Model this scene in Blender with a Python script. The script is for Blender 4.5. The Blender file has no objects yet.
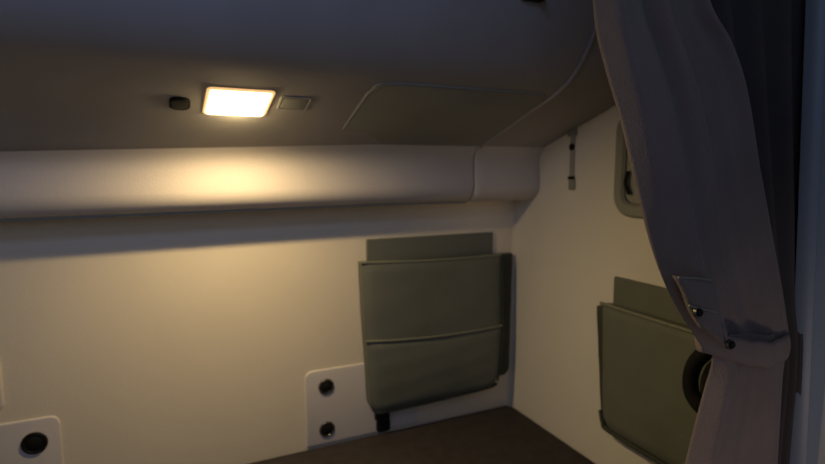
import bpy, bmesh, math, random
from mathutils import Vector, Matrix
random.seed(4)
sc = bpy.context.scene
COL = sc.collection
try:
    sc.view_settings.view_transform = 'Standard'
    sc.view_settings.look = 'None'
except Exception:
    pass
sc.cycles.max_bounces = 12
sc.cycles.diffuse_bounces = 8

# ------------------------------------------------------------------ materials
def mat(name, col, rough=.6, spec=.3, bump=0., bscale=200., metal=0., mott=0., mscale=6., sheen=0., emit=None, estr=0., weave=False):
    m = bpy.data.materials.new(name); m.use_nodes = True
    nt = m.node_tree; N = nt.nodes; L = nt.links
    b = N['Principled BSDF']
    b.inputs['Base Color'].default_value = (*col, 1)
    b.inputs['Roughness'].default_value = rough
    b.inputs['Specular IOR Level'].default_value = spec
    b.inputs['Metallic'].default_value = metal
    b.inputs['Sheen Weight'].default_value = sheen
    if emit:
        b.inputs['Emission Color'].default_value = (*emit, 1)
        b.inputs['Emission Strength'].default_value = estr
    tc = N.new('ShaderNodeTexCoord')
    if mott:
        n = N.new('ShaderNodeTexNoise'); n.inputs['Scale'].default_value = mscale; n.inputs['Detail'].default_value = 5
        L.new(tc.outputs['Object'], n.inputs['Vector'])
        r = N.new('ShaderNodeValToRGB')
        r.color_ramp.elements[0].position = .3; r.color_ramp.elements[1].position = .7
        r.color_ramp.elements[0].color = (*[c * (1 - mott) for c in col], 1)
        r.color_ramp.elements[1].color = (*[min(1, c * (1 + mott)) for c in col], 1)
        L.new(n.outputs['Fac'], r.inputs['Fac']); L.new(r.outputs['Color'], b.inputs['Base Color'])
    if bump:
        n = N.new('ShaderNodeTexWave' if weave else 'ShaderNodeTexNoise')
        n.inputs['Scale'].default_value = bscale
        if weave:
            n.inputs['Distortion'].default_value = 1.5
        L.new(tc.outputs['Object'], n.inputs['Vector'])
        p = N.new('ShaderNodeBump'); p.inputs['Strength'].default_value = bump; p.inputs['Distance'].default_value = .002
        L.new(n.outputs['Fac'], p.inputs['Height']); L.new(p.outputs['Normal'], b.inputs['Normal'])
    return m

M = {
    'wall': mat('wall_vinyl', (.82, .735, .555), .55, .3, .15, 260, mott=.03, mscale=4),
    'wall2': mat('wall_vinyl_side', (.76, .73, .64), .55, .3, .15, 260, mott=.03, mscale=4),
    'ceil': mat('ceiling_cloth', (.40, .38, .36), .8, .15, .1, 300, mott=.05, mscale=8),
    'hatch': mat('panel_cloth', (.32, .325, .29), .8, .15, .1, 300, mott=.05, mscale=8),
    'locker': mat('locker_plastic', (.60, .55, .49), .6, .25, .15, 220, mott=.03),
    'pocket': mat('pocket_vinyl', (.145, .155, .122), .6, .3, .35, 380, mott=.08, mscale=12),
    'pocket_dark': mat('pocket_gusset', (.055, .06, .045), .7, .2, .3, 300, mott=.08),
    'piping': mat('piping', (.21, .215, .155), .5, .35, .1, 300),
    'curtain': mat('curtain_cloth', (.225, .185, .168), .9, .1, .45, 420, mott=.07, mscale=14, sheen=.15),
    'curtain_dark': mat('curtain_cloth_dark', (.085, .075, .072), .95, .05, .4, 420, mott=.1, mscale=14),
    'mattress': mat('mattress_cloth', (.052, .045, .044), .9, .1, .6, 300, mott=.15, mscale=30),
    'plate': mat('plate_plastic', (.70, .655, .60), .45, .35, .05, 200, mott=.02),
    'black': mat('black_plastic', (.010, .010, .009), .6, .2, .05, 200),
    'soft_black': mat('black_rubber', (.014, .014, .014), .8, .12, .1, 200),
    'steel': mat('dull_steel', (.20, .20, .18), .28, .5, .05, 200, metal=.9),
    'grey': mat('grey_trim', (.28, .28, .24), .55, .3, .1, 200),
    'tag': mat('pale_tag', (.36, .35, .29), .5, .3, .05, 200),
    'pillar': mat('pillar_plastic', (.27, .32, .38), .4, .4, .1, 200, mott=.03),
    'base': mat('bunk_board', (.25, .24, .22), .7, .2, .2, 60, mott=.1),
    'lens': mat('lit_lens', (1, .9, .7), .4, .4, .02, 200, emit=(1, .74, .36), estr=11),
    'bezel': mat('lamp_bezel', (.48, .43, .36), .5, .3, .05, 200),
    'glow': mat('halo_rim', (.6, .5, .38), .5, .3, .05, 200, emit=(1, .58, .22), estr=.9),  # rim emission stands in for the warm halo around the lens
}

# ------------------------------------------------------------------ helpers
def setp(o, label=None, cat=None, group=None, kind=None):
    if label: o['label'] = label
    if cat: o['category'] = cat
    if group: o['group'] = group
    if kind: o['kind'] = kind
    return o

def thing(name, label, cat, loc=(0, 0, 0), group=None):
    o = bpy.data.objects.new(name, None); COL.objects.link(o)
    o.location = loc; o.empty_display_size = .03
    return setp(o, label, cat, group)

def obj(name, bm, m, parent=None, smooth=True, angle=40):
    bmesh.ops.remove_doubles(bm, verts=bm.verts, dist=1e-6)
    bmesh.ops.recalc_face_normals(bm, faces=bm.faces)
    me = bpy.data.meshes.new(name); bm.to_mesh(me); bm.free()
    me.materials.append(m)
    if smooth:
        me.polygons.foreach_set('use_smooth', [True] * len(me.polygons))
        try: me.set_sharp_from_angle(angle=math.radians(angle))
        except Exception: pass
    o = bpy.data.objects.new(name, me); COL.objects.link(o)
    if parent:
        o.parent = parent
        o.matrix_parent_inverse = Matrix.Translation(parent.location).inverted()
    return o

def rrect(u0, u1, v0, v1, r, inset=0., n=7):
    """r: one radius or four (bl, br, tr, tl)"""
    rs = [r] * 4 if not isinstance(r, (tuple, list)) else r
    u0 += inset; u1 -= inset; v0 += inset; v1 -= inset
    P = []
    for k, (cu, cv, a) in enumerate(((u0, v0, 180), (u1, v0, 270), (u1, v1, 0), (u0, v1, 90))):
        rr = max(rs[k] - inset, .0004)
        ccu = cu + rr * (1 if cu == u0 else -1); ccv = cv + rr * (1 if cv == v0 else -1)
        for i in range(n + 1):
            t = math.radians(a + 90 * i / n)
            P.append((ccu + rr * math.cos(t), ccv + rr * math.sin(t)))
    return P

def loft(bm, rings, mp, cap0=True, cap1=True):
    vs = [[bm.verts.new(mp(u, v, w)) for (u, v) in ring] for ring, w in rings]
    n = len(vs[0])
    for a, b in zip(vs, vs[1:]):
        for i in range(n):
            bm.faces.new((a[i], a[(i + 1) % n], b[(i + 1) % n], b[i]))
    if cap0: bm.faces.new(vs[0])
    if cap1: bm.faces.new(vs[-1])
    return bm

def slab(u0, u1, v0, v1, r, w0, w1, mp, bev=.003, bm=None):
    bm = bm or bmesh.new()
    rings = [(rrect(u0, u1, v0, v1, r), w0)]
    d = w1 - w0; s = 1 if d > 0 else -1
    for k in range(5):
        t = k / 4 * math.pi / 2
        rings.append((rrect(u0, u1, v0, v1, r, bev * (1 - math.cos(t))), w1 - s * bev * (1 - math.sin(t))))
    return loft(bm, rings, mp)

def ringframe(u0, u1, v0, v1, r, width, w0, w1, mp, bev=.003):
    bm = bmesh.new()
    n = len(rrect(u0, u1, v0, v1, r))
    R = [(0, w0), (0, w1 - bev), (bev, w1), (width - bev, w1), (width, w1 - bev), (width, w0)]
    vs = [[bm.verts.new(mp(u, v, w)) for u, v in rrect(u0, u1, v0, v1, r, i)] for i, w in R]
    for k in range(len(vs)):
        a, b = vs[k], vs[(k + 1) % len(vs)]
        for i in range(n):
            bm.faces.new((a[i], a[(i + 1) % n], b[(i + 1) % n], b[i]))
    return bm

def box(x0, x1, y0, y1, z0, z1, bev=.0, bm=None):
    bm2 = bmesh.new()
    bmesh.ops.create_cube(bm2, size=1)
    for v in bm2.verts:
        v.co = ((x0 + x1) / 2 + v.co.x * (x1 - x0), (y0 + y1) / 2 + v.co.y * (y1 - y0), (z0 + z1) / 2 + v.co.z * (z1 - z0))
    if bev: bmesh.ops.bevel(bm2, geom=list(bm2.edges), offset=bev, segments=4, profile=.5, affect='EDGES')
    return bm2

def catmull(P, n=8):
    P = [Vector(p) for p in P]; out = []
    Q = [P[0] * 2 - P[1]] + P + [P[-1] * 2 - P[-2]]
    for i in range(1, len(Q) - 2):
        a, b, c, d = Q[i - 1:i + 3]
        for k in range(n):
            t = k / n
            out.append(.5 * ((2 * b) + (c - a) * t + (2 * a - 5 * b + 4 * c - d) * t * t + (3 * b - a - 3 * c + d) * t ** 3))
    out.append(P[-1]); return out

def tube(P, r, bm=None, seg=12, flat=1., up=None):
    bm = bm or bmesh.new(); P = [Vector(p) for p in P]; rings = []
    prev = None
    for i, p in enumerate(P):
        t = (P[min(i + 1, len(P) - 1)] - P[max(i - 1, 0)]).normalized()
        ref = Vector(up) if up else (prev if prev else Vector((0, 0, 1)) if abs(t.z) < .9 else Vector((1, 0, 0)))
        a = (ref - t * ref.dot(t)).normalized(); b = t.cross(a); prev = a
        rr = r[i] if isinstance(r, (list, tuple)) else r
        rings.append([bm.verts.new(p + a * math.cos(k * math.tau / seg) * rr * flat + b * math.sin(k * math.tau / seg) * rr) for k in range(seg)])
    for x, y in zip(rings, rings[1:]):
        for k in range(seg): bm.faces.new((x[k], x[(k + 1) % seg], y[(k + 1) % seg], y[k]))
    bm.faces.new(rings[0]); bm.faces.new(rings[-1]); return bm

def disc(cu, cv, prof, mp, seg=32):
    """lathe about the w axis; prof = [(radius, w), ...]"""
    bm = bmesh.new()
    rings = [([(cu + max(r, .0001) * math.cos(k * math.tau / seg), cv + max(r, .0001) * math.sin(k * math.tau / seg)) for k in range(seg)], w) for r, w in prof]
    return loft(bm, rings, mp)

def extr(profile, x0, x1, nx=1, shift=None):
    """extrude an open (y,z) profile along X; shift(x,y,z)->z offset"""
    bm = bmesh.new(); cols = []
    for i in range(nx + 1):
        x = x0 + (x1 - x0) * i / nx
        cols.append([bm.verts.new((x, y, z + (shift(x, y, z) if shift else 0))) for y, z in profile])
    for a, b in zip(cols, cols[1:]):
        for k in range(len(profile) - 1): bm.faces.new((a[k], a[k + 1], b[k + 1], b[k]))
    return bm

YB, XR, XL = 1.258, .912, -1.05
back = lambda u, v, w: (u, YB - w, v)          # u = x, v = z, w = out of the wall
right = lambda u, v, w: (XR - w, u, v)         # u = y, v = z
SL = -.3447
nrm = Vector((0, SL, -1)).normalized()         # points down out of the ceiling slope
def zc(y): return .757 + SL * (y - 1.148)
def ceil_map(u, v, w):                          # u = x, v = y
    return (u, v + nrm.y * w, zc(v) + nrm.z * w)

# ------------------------------------------------------------------ setting
setp(obj('wall_back', box(XL - .05, XR + .05, YB, YB + .04, -.9, 1.3), M['wall'], smooth=False), kind='structure')
setp(obj('wall_right', box(XR, XR + .04, -.55, YB, -.9, 1.75), M['wall2'], smooth=False), kind='structure')
setp(obj('wall_left', box(XL - .04, XL, -.9, YB, -.9, 1.75), M['wall'], smooth=False), kind='structure')
setp(obj('floor', box(XL - .04, XR + .04, -.9, YB + .04, -.94, -.90), M['base'], smooth=False), kind='structure')

# ceiling: sloped lining, a rounded fold, the upright face of the high roof, then the roof itself
prof = [(y, zc(y)) for y in (1.165, 1.145, 1.12, 1.09, 1.06, 1.04)] + [(.95, zc(.95)), (.87, zc(.87))]
def ceil_shift(x, y, z):
    t = max(0, min(1, (y - .99) / .12)); return -.036 * max(0, .5 - x) * t * t if z < .85 else 0
p0, p1, p2 = Vector((.87, zc(.87))), Vector((.765, zc(.765))), Vector((.742, 1.02))
for k in range(1, 11):
    t = k / 10
    q = p0 * (1 - t) ** 2 + p1 * 2 * t * (1 - t) + p2 * t * t
    prof.append((q.x, q.y))
prof += [(.735, 1.15), (.72, 1.30), (.66, 1.42), (.55, 1.5), (.3, 1.56), (-.55, 1.58)]
cm = extr(prof + [(-.55, 1.62), (.6, 1.60), (.80, 1.42), (1.30, 1.2), (1.30, zc(1.165) - .0)], XL - .02, XR + .02, 12, ceil_shift)
setp(obj('ceiling', cm, M['ceil'], angle=60), kind='structure')

# overhead locker bulge along the back wall
def crease_shift(x, y, z):
    # upper edge sits a little lower towards the left, as moulded
    return -(.030 * max(0, min(1, (z - .66) / .08)) + .012 * (z < .70)) * max(0, (.5 - x))
ZB = .6195
def bulge_profile(d=0.):
    P = [(YB, ZB - d), (1.20, ZB - d)]
    for k in range(0, 9):
        t = math.radians(90 * k / 8)
        P.append((1.19 - (.046 + d) * math.sin(t), ZB + .046 - (.046 + d) * math.cos(t)))
    P += [(1.145, .69), (1.147, .712), (1.148, .728), (1.146, .740), (1.141, .750), (1.133, .760), (1.130, .766), (1.13, .80), (YB, .80)]
    return P
def bulge(x0, x1, d, e=.004):
    bm = bmesh.new(); cols = []
    base = bulge_profile(d)
    cy, cz = 1.2, .69
    nx = 8
    xs = [(x0, e), (x0 + e * .3, e * .3), (x0 + e, 0)] + [(x0 + (x1 - x0) * k / nx, 0) for k in range(1, nx)] + [(x1 - e, 0), (x1 - e * .3, e * .3), (x1, e)]
    for x, ins in xs:
        col = []
        for y, z in base:
            v = Vector((cy - y, cz - z)); v.normalize()
            yy = y + (v.x * ins if y < YB - .001 else 0); zz = z + (v.y * ins if y < YB - .001 else 0)
            col.append(bm.verts.new((x, yy, zz + crease_shift(x, yy, zz))))
        cols.append(col)
    for a, b in zip(cols, cols[1:]):
        for k in range(len(base) - 1): bm.faces.new((a[k], a[k + 1], b[k + 1], b[k]))
    bm.faces.new(cols[0]); bm.faces.new(cols[-1])
    return bm
setp(obj('trim_1', bulge(XL, .7035, 0), M['locker'], angle=50), kind='structure')
setp(obj('trim_2', bulge(.7075, XR, 0), M['locker'], angle=50), kind='structure')
# thin welt along the lower lip of the bulge
wl = [(x, 1.178, ZB + .0002 - .012 * max(0, .5 - x)) for x in [XL + (.70 - XL) * k / 20 for k in range(21)]]
setp(obj('trim_3', tube(wl, .003), M['grey']), kind='structure')
# joint bead running from the bulge up the sloped ceiling and the upright roof face
jp = [(.715 + .004 * k / 6, y, zc(y) - .0005) for k, y in enumerate((1.14, 1.08, 1.02, .96, .90, .87))]
jp += [(.72, y, z) for y, z in prof[8:20]]
jp = [(x, y - .001, z - .001) for x, y, z in jp]
setp(obj('trim_4', tube(catmull(jp, 3), .0045, flat=1), M['ceil']), kind='structure')
# vertical joint bead in the back corner
setp(obj('trim_5', tube([(XR - .001, YB - .001, z) for z in (-.05, .2, .4, .6)], .003), M['wall']), kind='structure')

# fitted panel with a rounded corner let into the sloped ceiling
pn = thing('ceiling_panel', 'large olive grey rounded-corner panel on the sloped ceiling to the right of the lit lamp', 'panel', (.53, 1.0, zc(1.0)))
obj('panel_board', slab(.335, .708, .868, 1.128, (.02, .03, .03, .012), -.004, .0022, ceil_map, .002), M['hatch'], pn)
obj('panel_edging', ringframe(.330, .713, .863, 1.132, (.05, .03, .03, .012), .006, -.002, .0028, ceil_map, .0026), M['hatch'], pn)

# ------------------------------------------------------------------ ceiling lamp and neighbours
lamp = thing('reading_lamp', 'small rectangular lamp glowing warm white, set in the sloped ceiling', 'lamp', (.118, .975, zc(.975)))
def skew(u, v, w):
    return ceil_map(u - .05 * (v - .92), v, w)
obj('bezel', ringframe(.064, .173, .922, 1.016, .008, .006, -.002, .003, skew, .0015), M['glow'], lamp)
lens = obj('lens', slab(.070, .167, .928, 1.010, .005, -.001, .007, skew, .005), M['lens'], lamp)
setp(lens, label='glowing white lens')

so = thing('socket', 'small black round-cornered socket in the ceiling just left of the lit lamp', 'socket', (.023, .981, zc(.981)))
obj('housing', ringframe(.007, .040, .960, 1.004, .013, .006, -.001, .004, ceil_map, .0018), M['soft_black'], so)
obj('insert', slab(.010, .036, .963, 1.001, .009, -.001, .005, ceil_map, .0025), M['black'], so)

sw = thing('rocker_switch', 'faint brown rectangular switch in the ceiling just right of the lit lamp', 'switch', (.21, .96, zc(.96)))
obj('switch_frame', ringframe(.184, .240, .937, .986, .006, .005, -.001, .002, ceil_map, .001), M['ceil'], sw)
obj('rocker', slab(.190, .234, .943, .980, .003, -.001, .002, ceil_map, .0012), M['hatch'], sw)

hk = thing('coat_clip', 'small black clip on the roof lining at the top edge of the photo', 'clip', (.565, .742, .993))
obj('clip_base', slab(.542, .588, .982, 1.003, .006, .0, .009, lambda u, v, w: (u, .746 - w, v), .002), M['black'], hk)
obj('clip_hook', tube(catmull([(.574, .739, .992), (.575, .729, .984), (.574, .723, .981), (.573, .717, .988)], 6), .0035), M['black'], hk)

# ------------------------------------------------------------------ wall plates and snaps
def snap(cu, cv, r, w, parent, rim='steel'):
    t = obj('snap_button', disc(cu, cv, [(r * .72, w), (r * .72, w + .002), (r * .5, w + .0045), (r * .25, w + .0055), (.0001, w + .006)], back), M['black'], parent)
    setp(t, label='round black snap button')
    obj('rim', disc(cu, cv, [(r, w), (r, w + .002), (r * .92, w + .004), (r * .78, w + .0042), (r * .70, w + .002), (r * .70, w)], back), M[rim], t)
    return t
pl = thing('wall_plate', 'pale plate with two dark buttons on back wall, partly behind the pocket', 'plate', (.44, YB, 0))
obj('plate_body', slab(.286, .60, .001, .199, (.003, .003, .02, .018), 0, .0045, back, .003), M['plate'], pl)
snap(.339, .154, .0205, .0045, pl); snap(.339, .040, .0205, .0045, pl)
pl = thing('wall_plate', 'pale plate with one black button, low at the left edge of the photo', 'plate', (-.36, YB, 0))
obj('plate_body', slab(-.50, -.231, .001, .194, (.003, .003, .018, .02), 0, .0045, back, .003), M['plate'], pl)
snap(-.277, .143, .0235, .0045, pl, 'black')
setp(obj('wall_plate', slab(-.56, -.322, .222, .335, .014, 0, .006, back, .003), M['plate']),
     'plate with no button, barely in view at the left edge of the photo', 'plate')

# ------------------------------------------------------------------ wall pockets
def interp(a, b, t): return a + (b - a) * t
def cushion(corners, w0, w1, mp, nu=28, nv=22, puff=.010, sag=0., bow=0., rc=.02):
    """a stitched vinyl panel: corners bl, br, tr, tl in (u,v); stands from w0 to w1 with puffed face"""
    bl, br, tr, tl = [Vector(c) for c in corners]
    bm = bmesh.new(); G = []
    W = (tr - tl).length; H = (tl - bl).length
    for j in range(nv + 1):
        t = j / nv; row = []
        for i in range(nu + 1):
            s = i / nu
            # rounded lower corners
            su, tv = s, t
            p = (bl * (1 - su) + br * su) * (1 - tv) + (tl * (1 - su) + tr * su) * tv
            du = min(s, 1 - s) * W; dv = t * H
            if du < rc and dv < rc:
                cx = rc - du; cy = rc - dv; m = max(cx, cy); L = math.hypot(cx, cy)
                if L > 1e-6:
                    k = m / L
                    ndu = rc - cx * k; ndv = rc - cy * k
                    p += Vector(((ndu - du) * (1 if s < .5 else -1), ndv - dv))
            p.y -= sag * math.sin(math.pi * s) * t
            p.x += bow * math.sin(math.pi * t) * (-1 if s < .5 else 1) * abs(2 * s - 1)
            e = min(min(s, 1 - s) * W, min(t, 1 - t) * H) / .02
            edge = 1 - (1 - min(1, e)) ** 2
            w = w1 - .006 * (1 - edge) + puff * (math.sin(math.pi * s) ** .6 * math.sin(math.pi * max(0, min(1, t))) ** .6 if 0 < s < 1 and 0 < t < 1 else 0)
            w += .0006 * math.sin(s * 17 + t * 9) * math.sin(math.pi * s) + .0004 * math.sin(t * 23 - s * 6)
            row.append((p, w))
        G.append(row)
    F = [[bm.verts.new(mp(p.x, p.y, w)) for p, w in r] for r in G]
    B = [[bm.verts.new(mp(p.x, p.y, w0)) for p, w in r] for r in G]
    for j in range(nv):
        for i in range(nu):
            bm.faces.new((F[j][i], F[j][i + 1], F[j + 1][i + 1], F[j + 1][i]))
    for a in range(nu):
        bm.faces.new((F[0][a], F[0][a + 1], B[0][a + 1], B[0][a])); bm.faces.new((F[nv][a], F[nv][a + 1], B[nv][a + 1], B[nv][a]))
    for a in range(nv):
        bm.faces.new((F[a][0], F[a + 1][0], B[a + 1][0], B[a][0])); bm.faces.new((F[a][nu], F[a + 1][nu], B[a + 1][nu], B[a][nu]))
    bm.faces.new([B[0][i] for i in range(nu + 1)] + [B[j][nu] for j in range(1, nv + 1)] + [B[nv][i] for i in range(nu - 1, -1, -1)] + [B[j][0] for j in range(nv - 1, 0, -1)])
    return bm

# pocket on the back wall
wp = thing('wall_pocket', 'dark olive vinyl storage pocket in two tiers, hung on back wall by the corner', 'storage pocket', (.65, 1.22, .08))
def flap(u0, u1, v0, v1, w, mp):
    return slab(u0, u1, v0, v1, .004, 0, w, mp, .003)
obj('back_flap', flap(.452, .836, .36, .526, .007, back), M['pocket'], wp)
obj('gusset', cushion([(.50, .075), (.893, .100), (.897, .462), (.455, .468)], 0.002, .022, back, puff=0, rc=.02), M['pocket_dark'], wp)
obj('upper_panel', cushion([(.446, .16), (.848, .16), (.842, .464), (.427, .472)], .008, .040, back, puff=.006, bow=.003, sag=.004), M['pocket'], wp)
obj('lower_panel', cushion([(.447, .072), (.838, .083), (.846, .260), (.436, .270)], .010, .045, back, puff=.008, sag=.007, rc=.035), M['pocket'], wp)
def edge_line(a, b, sag, w, n=24, mp=back, bulge=0.):
    return [mp(interp(a[0], b[0], k / n), interp(a[1], b[1], k / n) - sag * math.sin(math.pi * k / n), w + bulge * math.sin(math.pi * k / n) ** .6) for k in range(n + 1)]
setp(obj('piping', tube(edge_line((.434, .270), (.847, .260), .007, .0425, bulge=.006), .0032), M['piping'], wp), label='pale piping across the middle')
setp(obj('piping', tube(edge_line((.425, .472), (.843, .464), .004, .0350), .0040), M['piping'], wp), label='pale piping along the top edge')
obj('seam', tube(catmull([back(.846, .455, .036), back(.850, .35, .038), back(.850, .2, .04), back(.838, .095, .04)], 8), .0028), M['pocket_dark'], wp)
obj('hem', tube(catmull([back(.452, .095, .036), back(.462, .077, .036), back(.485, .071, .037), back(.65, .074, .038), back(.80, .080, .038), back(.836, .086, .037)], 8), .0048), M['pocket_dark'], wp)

# black snap below it
sb = thing('bump_stop', 'small black rubber stop low on the back wall, under the corner pocket', 'stopper', (.493, YB - .0, .05))
obj('stud', disc(.490, .046, [(.020, 0), (.021, .006), (.019, .018), (.015, .026), (.0001, .029)], back), M['black'], sb)
obj('foot', slab(.474, .512, .002, .036, .008, 0, .016, back, .005), M['soft_black'], sb)

# pocket on the right wall
rp = thing('wall_pocket', 'dark olive storage pocket on right wall, partly hidden by the curtain', 'storage pocket', (.88, .68, .11))
obj('back_flap', flap(.50, .866, .30, .463, .007, right), M['pocket'], rp)
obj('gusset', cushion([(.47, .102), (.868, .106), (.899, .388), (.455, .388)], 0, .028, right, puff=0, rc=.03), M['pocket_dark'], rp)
obj('front_panel', cushion([(.47, .112), (.860, .116), (.874, .400), (.46, .402)], .006, .034, right, puff=.005, rc=.035), M['pocket'], rp)
setp(obj('piping', tube(edge_line((.876, .401), (.46, .402), .002, .032, mp=right), .0040), M['piping'], rp), label='pale piping along the top edge')
obj('hem', tube(catmull([right(.865, .15, .03), right(.856, .124, .031), right(.836, .113, .032), right(.70, .111, .033), right(.48, .110, .033)], 8), .005), M['pocket_dark'], rp)

# grab handle
gh = thing('grab_handle', 'black C-shaped grab handle in front of right-wall pocket, beside the curtain', 'handle', (.85, .60, .33))
hp = [(a, b - .014, c) for a, b, c in [(.872, .580, .418), (.850, .592, .402), (.845, .606, .382), (.845, .624, .356), (.845, .631, .326), (.845, .626, .298), (.847, .607, .279), (.858, .585, .268), (.874, .572, .262)]]
obj('grip', tube(catmull(hp, 7), .0135, seg=16), M['soft_black'], gh)
for z in (.420, .258):
    obj('mount', disc(.566, z, [(.014, .036), (.014, .042), (.010, .046), (.0001, .047)], right), M['black'], gh)

# ------------------------------------------------------------------ hook strap and recess on right wall
hs = thing('hanging_strap', 'thin grey strap with a dark stud hanging high on the right wall', 'strap', (.91, 1.02, .80))
obj('anchor', slab(1.008, 1.038, .785, .806, .003, 0, .006, right, .002), M['grey'], hs)
obj('strap', slab(1.0125, 1.0285, .685, .792, .002, 0.001, .003, right, .001), M['tag'], hs)
obj('stud', disc(1.0205, .759, [(.0085, .003), (.0085, .006), (.005, .009), (.0001, .0095)], right, 20), M['black'], hs)
obj('buckle', slab(1.009, 1.029, .679, .687, .002, .001, .007, right, .0015), M['black'], hs)
obj('tag', slab(1.007, 1.028, .653, .680, .004, .001, .005, right, .0015), M['grey'], hs)

rc_ = thing('wall_recess', 'rounded olive grey frame on the right wall, mostly hidden by the curtain', 'wall fitting', (.91, .76, .70))
obj('frame', ringframe(.60, .876, .600, .835, .05, .030, 0, .014, right, .006), M['grey'], rc_)
obj('inner_panel', slab(.628, .846, .630, .806, .024, 0, .005, right, .002), M['hatch'], rc_)
obj('latch', tube(catmull([right(.836, .700, .012), right(.838, .672, .014), right(.828, .650, .012)], 6), .004), M['black'], rc_)

# ------------------------------------------------------------------ mattress
def mattress():
    bm = bmesh.new()
    x0, x1, y0, y1 = XL + .01, XR - .004, .50, YB - .010
    R = []
    for ins, z in ((.012, -.10), (0, -.088), (0, -.014), (.004, -.004), (.014, 0)):
        R.append(([(u, v) for u, v in rrect(x0, x1, y0, y1, .02, ins)], z))
    return loft(bm, R, lambda u, v, w: (u, v, w))
mt = thing('mattress', 'dark brown bunk mattress filling the bunk below the pockets', 'mattress', (0, .8, -.10))
obj('mattress_body', mattress(), M['mattress'], mt)
obj('edge_piping', tube([(XL + .03 + (XR - XL - .05) * k / 30, YB - .012, -.006) for k in range(31)], .0035), M['mattress'], mt)
setp(obj('bunk_base', box(XL + .03, XR - .03, .50, YB - .03, -.9, -.10, .004), M['base']),
     'grey bunk base board beneath the dark brown mattress', 'bunk base')

# ------------------------------------------------------------------ curtain
def lerp_path(P, t):
    P = [Vector(p) for p in P]
    f = t * (len(P) - 1); i = min(int(f), len(P) - 2)
    return P[i].lerp(P[i + 1], f - i)
def smooth_path(P, n=10): return catmull(P, n)
def sheet(L, R, fold, nu=90, nv=70, thick=.0015):
    bm = bmesh.new(); Ls, Rs = smooth_path(L), smooth_path(R)
    G = []
    for j in range(nv + 1):
        t = j / nv; a = lerp_path(Ls, t); b = lerp_path(Rs, t); row = []
        for i in range(nu + 1):
            s = i / nu; p = a.lerp(b, s); p.y += fold(s, t)
            row.append(bm.verts.new(p))
        G.append(row)
    for j in range(nv):
        for i in range(nu): bm.faces.new((G[j][i], G[j][i + 1], G[j + 1][i + 1], G[j + 1][i]))
    return bm
K = .43 / .47
def P(x, z, dy=0.):                       # pattern points drawn at the rail plane
    return (x * K, .43 + dy, .7 + (z - .7) * K)

cu = thing('curtain', 'grey bunk curtain gathered at the right by a buttoned tieback', 'curtain', (.62, .43, .35))
def g(x, c, w): return math.exp(-((x - c) / w) ** 2)
def fold_main(s, t):
    amp = 1 - .55 * t ** 3
    y = .015 * math.cos(s * 8.5 + .5 + .5 * t) + .0045 * math.cos(s * 21 + 1.5 - 2 * t) + .002 * math.sin(s * 43 + 5 * t)
    y += .012 * (1 - min(1, s / .06)) + .016 * max(0, (s - .93) / .07)     # hems turn back
    y += .004 * math.sin(t * 6 + s * 3)
    return y * amp + .022 * g(s, .40 + .1 * (1 - t), .07) * max(0, min(1, (t - .62) / .3)) + .012 * g(s, .30, .05) * (1 - .4 * t) - .008 * g(s, .42, .08)
L = [P(.452, 1.18), P(.462, 1.02), P(.476, .892), P(.496, .828), P(.520, .766), P(.548, .677), P(.574, .600), P(.612, .530), P(.676, .452)]
R = [P(.590, 1.18), P(.590, 1.02), P(.616, .914), P(.668, .865), P(.712, .810), P(.758, .715), P(.808, .600), P(.840, .520), P(.868, .435)]
obj('front_drape', sheet(L, R, fold_main), M['curtain'], cu, angle=80)
def fold_rear(s, t):
    return .014 * math.cos(s * 27 + .5) * (1 - .4 * t) + .005 * math.cos(s * 51 + 3 * t)
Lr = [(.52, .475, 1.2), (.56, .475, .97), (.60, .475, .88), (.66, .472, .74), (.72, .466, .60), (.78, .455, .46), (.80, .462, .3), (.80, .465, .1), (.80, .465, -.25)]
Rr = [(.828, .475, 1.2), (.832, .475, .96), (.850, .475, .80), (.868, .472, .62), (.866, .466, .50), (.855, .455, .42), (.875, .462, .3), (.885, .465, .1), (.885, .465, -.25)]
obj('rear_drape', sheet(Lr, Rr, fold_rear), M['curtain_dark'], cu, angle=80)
# tail below the tieback, flaring down past the mattress edge
def fold_tail(s, t):
    y = .011 * math.cos(s * 11 + 2.2 - .5 * t) + .005 * math.cos(s * 25 + t)
    y += .012 * (1 - min(1, s / .08))
    return y * (.45 + .8 * t) - .010 * math.sin(math.pi * min(1, t * 1.3)) * math.sin(math.pi * s)
Lt = [P(.680, .470), P(.696, .430), P(.684, .380), P(.664, .300), P(.640, .18), P(.640, .0), P(.64, -.25)]
Rt = [P(.868, .450), P(.878, .420), P(.875, .372), P(.884, .228), P(.89, .15), P(.89, -.03), P(.89, -.27)]
obj('tail', sheet(Lt, Rt, fold_tail), M['curtain'], cu, angle=80)

# tieback band wrapped round the gathered cloth
def band():
    bm = bmesh.new(); N_ = 60; G = []
    cx0, cx1 = .676 * K, .868 * K
    for i in range(N_):
        a = i / N_ * math.tau
        s = (1 - math.cos(a)) / 2
        front = math.sin(a)
        x = interp(cx0, cx1, s)
        y = .428 + .012 * (1 if front < 0 else 1) - .030 * front + .0025 * math.sin(s * 19) 
        zc_ = .7 + ((.462 - .030 * s - .012 * math.sin(math.pi * s)) - .7) * K
        row = []
        for k in range(7):
            v = (k - 3) / 3
            row.append(bm.verts.new((x, y + .004 * v * v * (1 if front > 0 else -1), zc_ + v * .0165 * (1 + .15 * s) + .001 * math.sin(s * 31))))
        G.append(row)
    for i in range(N_):
        a, b = G[i], G[(i + 1) % N_]
        for k in range(6): bm.faces.new((a[k], b[k], b[k + 1], a[k + 1]))
    return bm
def solid(o, t=.0015):
    m = o.modifiers.new('thickness', 'SOLIDIFY'); m.thickness = t; m.offset = 0
    return o
tb = obj('tieback', band(), M['curtain'], cu, angle=80)
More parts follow.
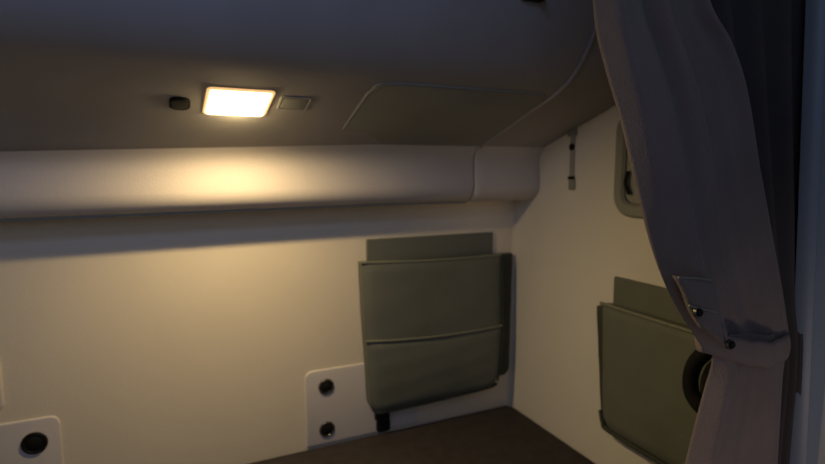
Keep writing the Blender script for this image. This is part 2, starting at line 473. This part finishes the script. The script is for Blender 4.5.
# buttoned tab stitched to the front edge
def tabmap(u, v, w):
    # u along tab (0..1 left->right), v up
    x = u; z = v
    return (x * K, .43 - .018 - w, .7 + (z - .7) * K)
def tabsheet():
    bm = bmesh.new(); G = []
    TL, TR, BR, BL = Vector((.578, .567)), Vector((.645, .556)), Vector((.690, .455)), Vector((.632, .494))
    for j in range(13):
        t = j / 12; row = []
        for i in range(11):
            s = i / 10
            p = TL.lerp(TR, s).lerp(BL.lerp(BR, s), t)
            row.append(bm.verts.new(tabmap(p.x, p.y, .004 * math.sin(math.pi * s) + .002 * math.sin(t * 7) - .006 * (s < .05))))
        G.append(row)
    for j in range(12):
        for i in range(10): bm.faces.new((G[j][i], G[j][i + 1], G[j + 1][i + 1], G[j + 1][i]))
    return bm
tab = obj('fastening_tab', tabsheet(), M['curtain'], cu, angle=80)
obj('stitching', tube(catmull([tabmap(.580, .566, .001), tabmap(.61, .563, .005), tabmap(.643, .557, .001)], 6), .0013), M['grey'], tab)
obj('stitching', tube(catmull([tabmap(.603, .527, .001), tabmap(.632, .519, .005), tabmap(.658, .512, .001)], 6), .0013), M['grey'], tab)
for bx, bz, yy in ((.618, .517, .006), (.678, .467, .012)):
    mp = lambda u, v, w: (u, .412 - w, v)
    bt = obj('button', disc(bx * K, .7 + (bz - .7) * K, [(.0048, yy - .004), (.0048, yy), (.0038, yy + .0015), (.0001, yy + .001)], mp, 20), M['black'], tab)
    setp(bt, label='black button')
    obj('rim', disc(bx * K, .7 + (bz - .7) * K, [(.0065, yy - .005), (.0065, yy - .001), (.0046, yy - .001), (.0046, yy - .005)], mp, 20), M['steel'], bt)

for o in cu.children:
    solid(o)

# ------------------------------------------------------------------ pillar at the right edge
def pillar():
    bm = bmesh.new(); G = []
    sec = [(0, .022), (0, .012), (.003, .005), (.008, .0), (.013, .002), (.018, .008), (.024, .008), (.034, .003), (.20, 0), (.20, .022)]
    for z, x in ((1.40, .770), (.937, .818), (.605, .845), (.236, .873), (-.1, .885), (-.85, .895)):
        G.append([bm.verts.new((min(x + u, XR - .001), .438 + v, z)) for u, v in sec])
    for a, b in zip(G, G[1:]):
        for k in range(len(sec)): bm.faces.new((a[k], a[(k + 1) % len(sec)], b[(k + 1) % len(sec)], b[k]))
    bm.faces.new(G[0]); bm.faces.new(G[-1]); return bm
setp(obj('trim_6', pillar(), M['pillar'], angle=50), kind='structure')

# ------------------------------------------------------------------ lights
def area(name, loc, target, size, energy, color, sy=None, spread=None):
    d = bpy.data.lights.new(name, 'AREA'); d.energy = energy; d.color = color; d.size = size
    if sy: d.shape = 'RECTANGLE'; d.size_y = sy
    if spread: d.spread = spread
    o = bpy.data.objects.new(name, d); COL.objects.link(o); o.location = loc
    o.rotation_euler = (Vector(target) - Vector(loc)).to_track_quat('-Z', 'Y').to_euler()
    return o
c = Vector(ceil_map(.118, .99, .018))
bd = bpy.data.lights.new('lamp_bulb', 'POINT'); bd.energy = .35; bd.color = (1, .74, .38); bd.shadow_soft_size = .010
bo = bpy.data.objects.new('lamp_bulb', bd); COL.objects.link(bo); bo.location = c
area('lamp_reflector', Vector(ceil_map(.118, .99, .012)), c + nrm, .035, 3.0, (1, .73, .37))
sd = bpy.data.lights.new('tail_fill_spot', 'SPOT'); sd.energy = 3.6; sd.color = (1, .74, .60); sd.spot_size = math.radians(46); sd.spot_blend = 1; sd.shadow_soft_size = .08  # unseen warm spot, added to brighten the curtain tail
so_ = bpy.data.objects.new('tail_fill_spot', sd); COL.objects.link(so_); so_.location = (.35, -.25, .0)
so_.rotation_euler = (Vector((.72, .43, .27)) - so_.location).to_track_quat('-Z', 'Y').to_euler()
area('windscreen_light', (-.45, -.7, 1.05), (.2, .9, .9), .7, 1.5, (.42, .58, 1.0), .5)
area('roof_blue_fill', (-.35, -.15, 1.35), (-.05, .74, 1.03), .3, .42, (.35, .48, 1.0), .2, math.radians(80))  # added blue fill for the upright roof face, no opening there
w = bpy.data.worlds.new('night'); sc.world = w; w.use_nodes = True
w.node_tree.nodes['Background'].inputs[0].default_value = (.55, .62, .85, 1)
w.node_tree.nodes['Background'].inputs[1].default_value = .10

# ------------------------------------------------------------------ camera
cam = bpy.data.cameras.new('camera'); co = bpy.data.objects.new('camera', cam); COL.objects.link(co)
cam.sensor_fit = 'HORIZONTAL'; cam.sensor_width = 36; cam.lens = 523 / 825 * 36
cam.clip_start = .01
co.location = (0, 0, .7)
co.rotation_euler = (math.pi / 2 - math.atan(61 / 523), 0, -math.radians(24.9))
cam.dof.use_dof = True; cam.dof.focus_distance = .62; cam.dof.aperture_fstop = 4.5
sc.camera = co
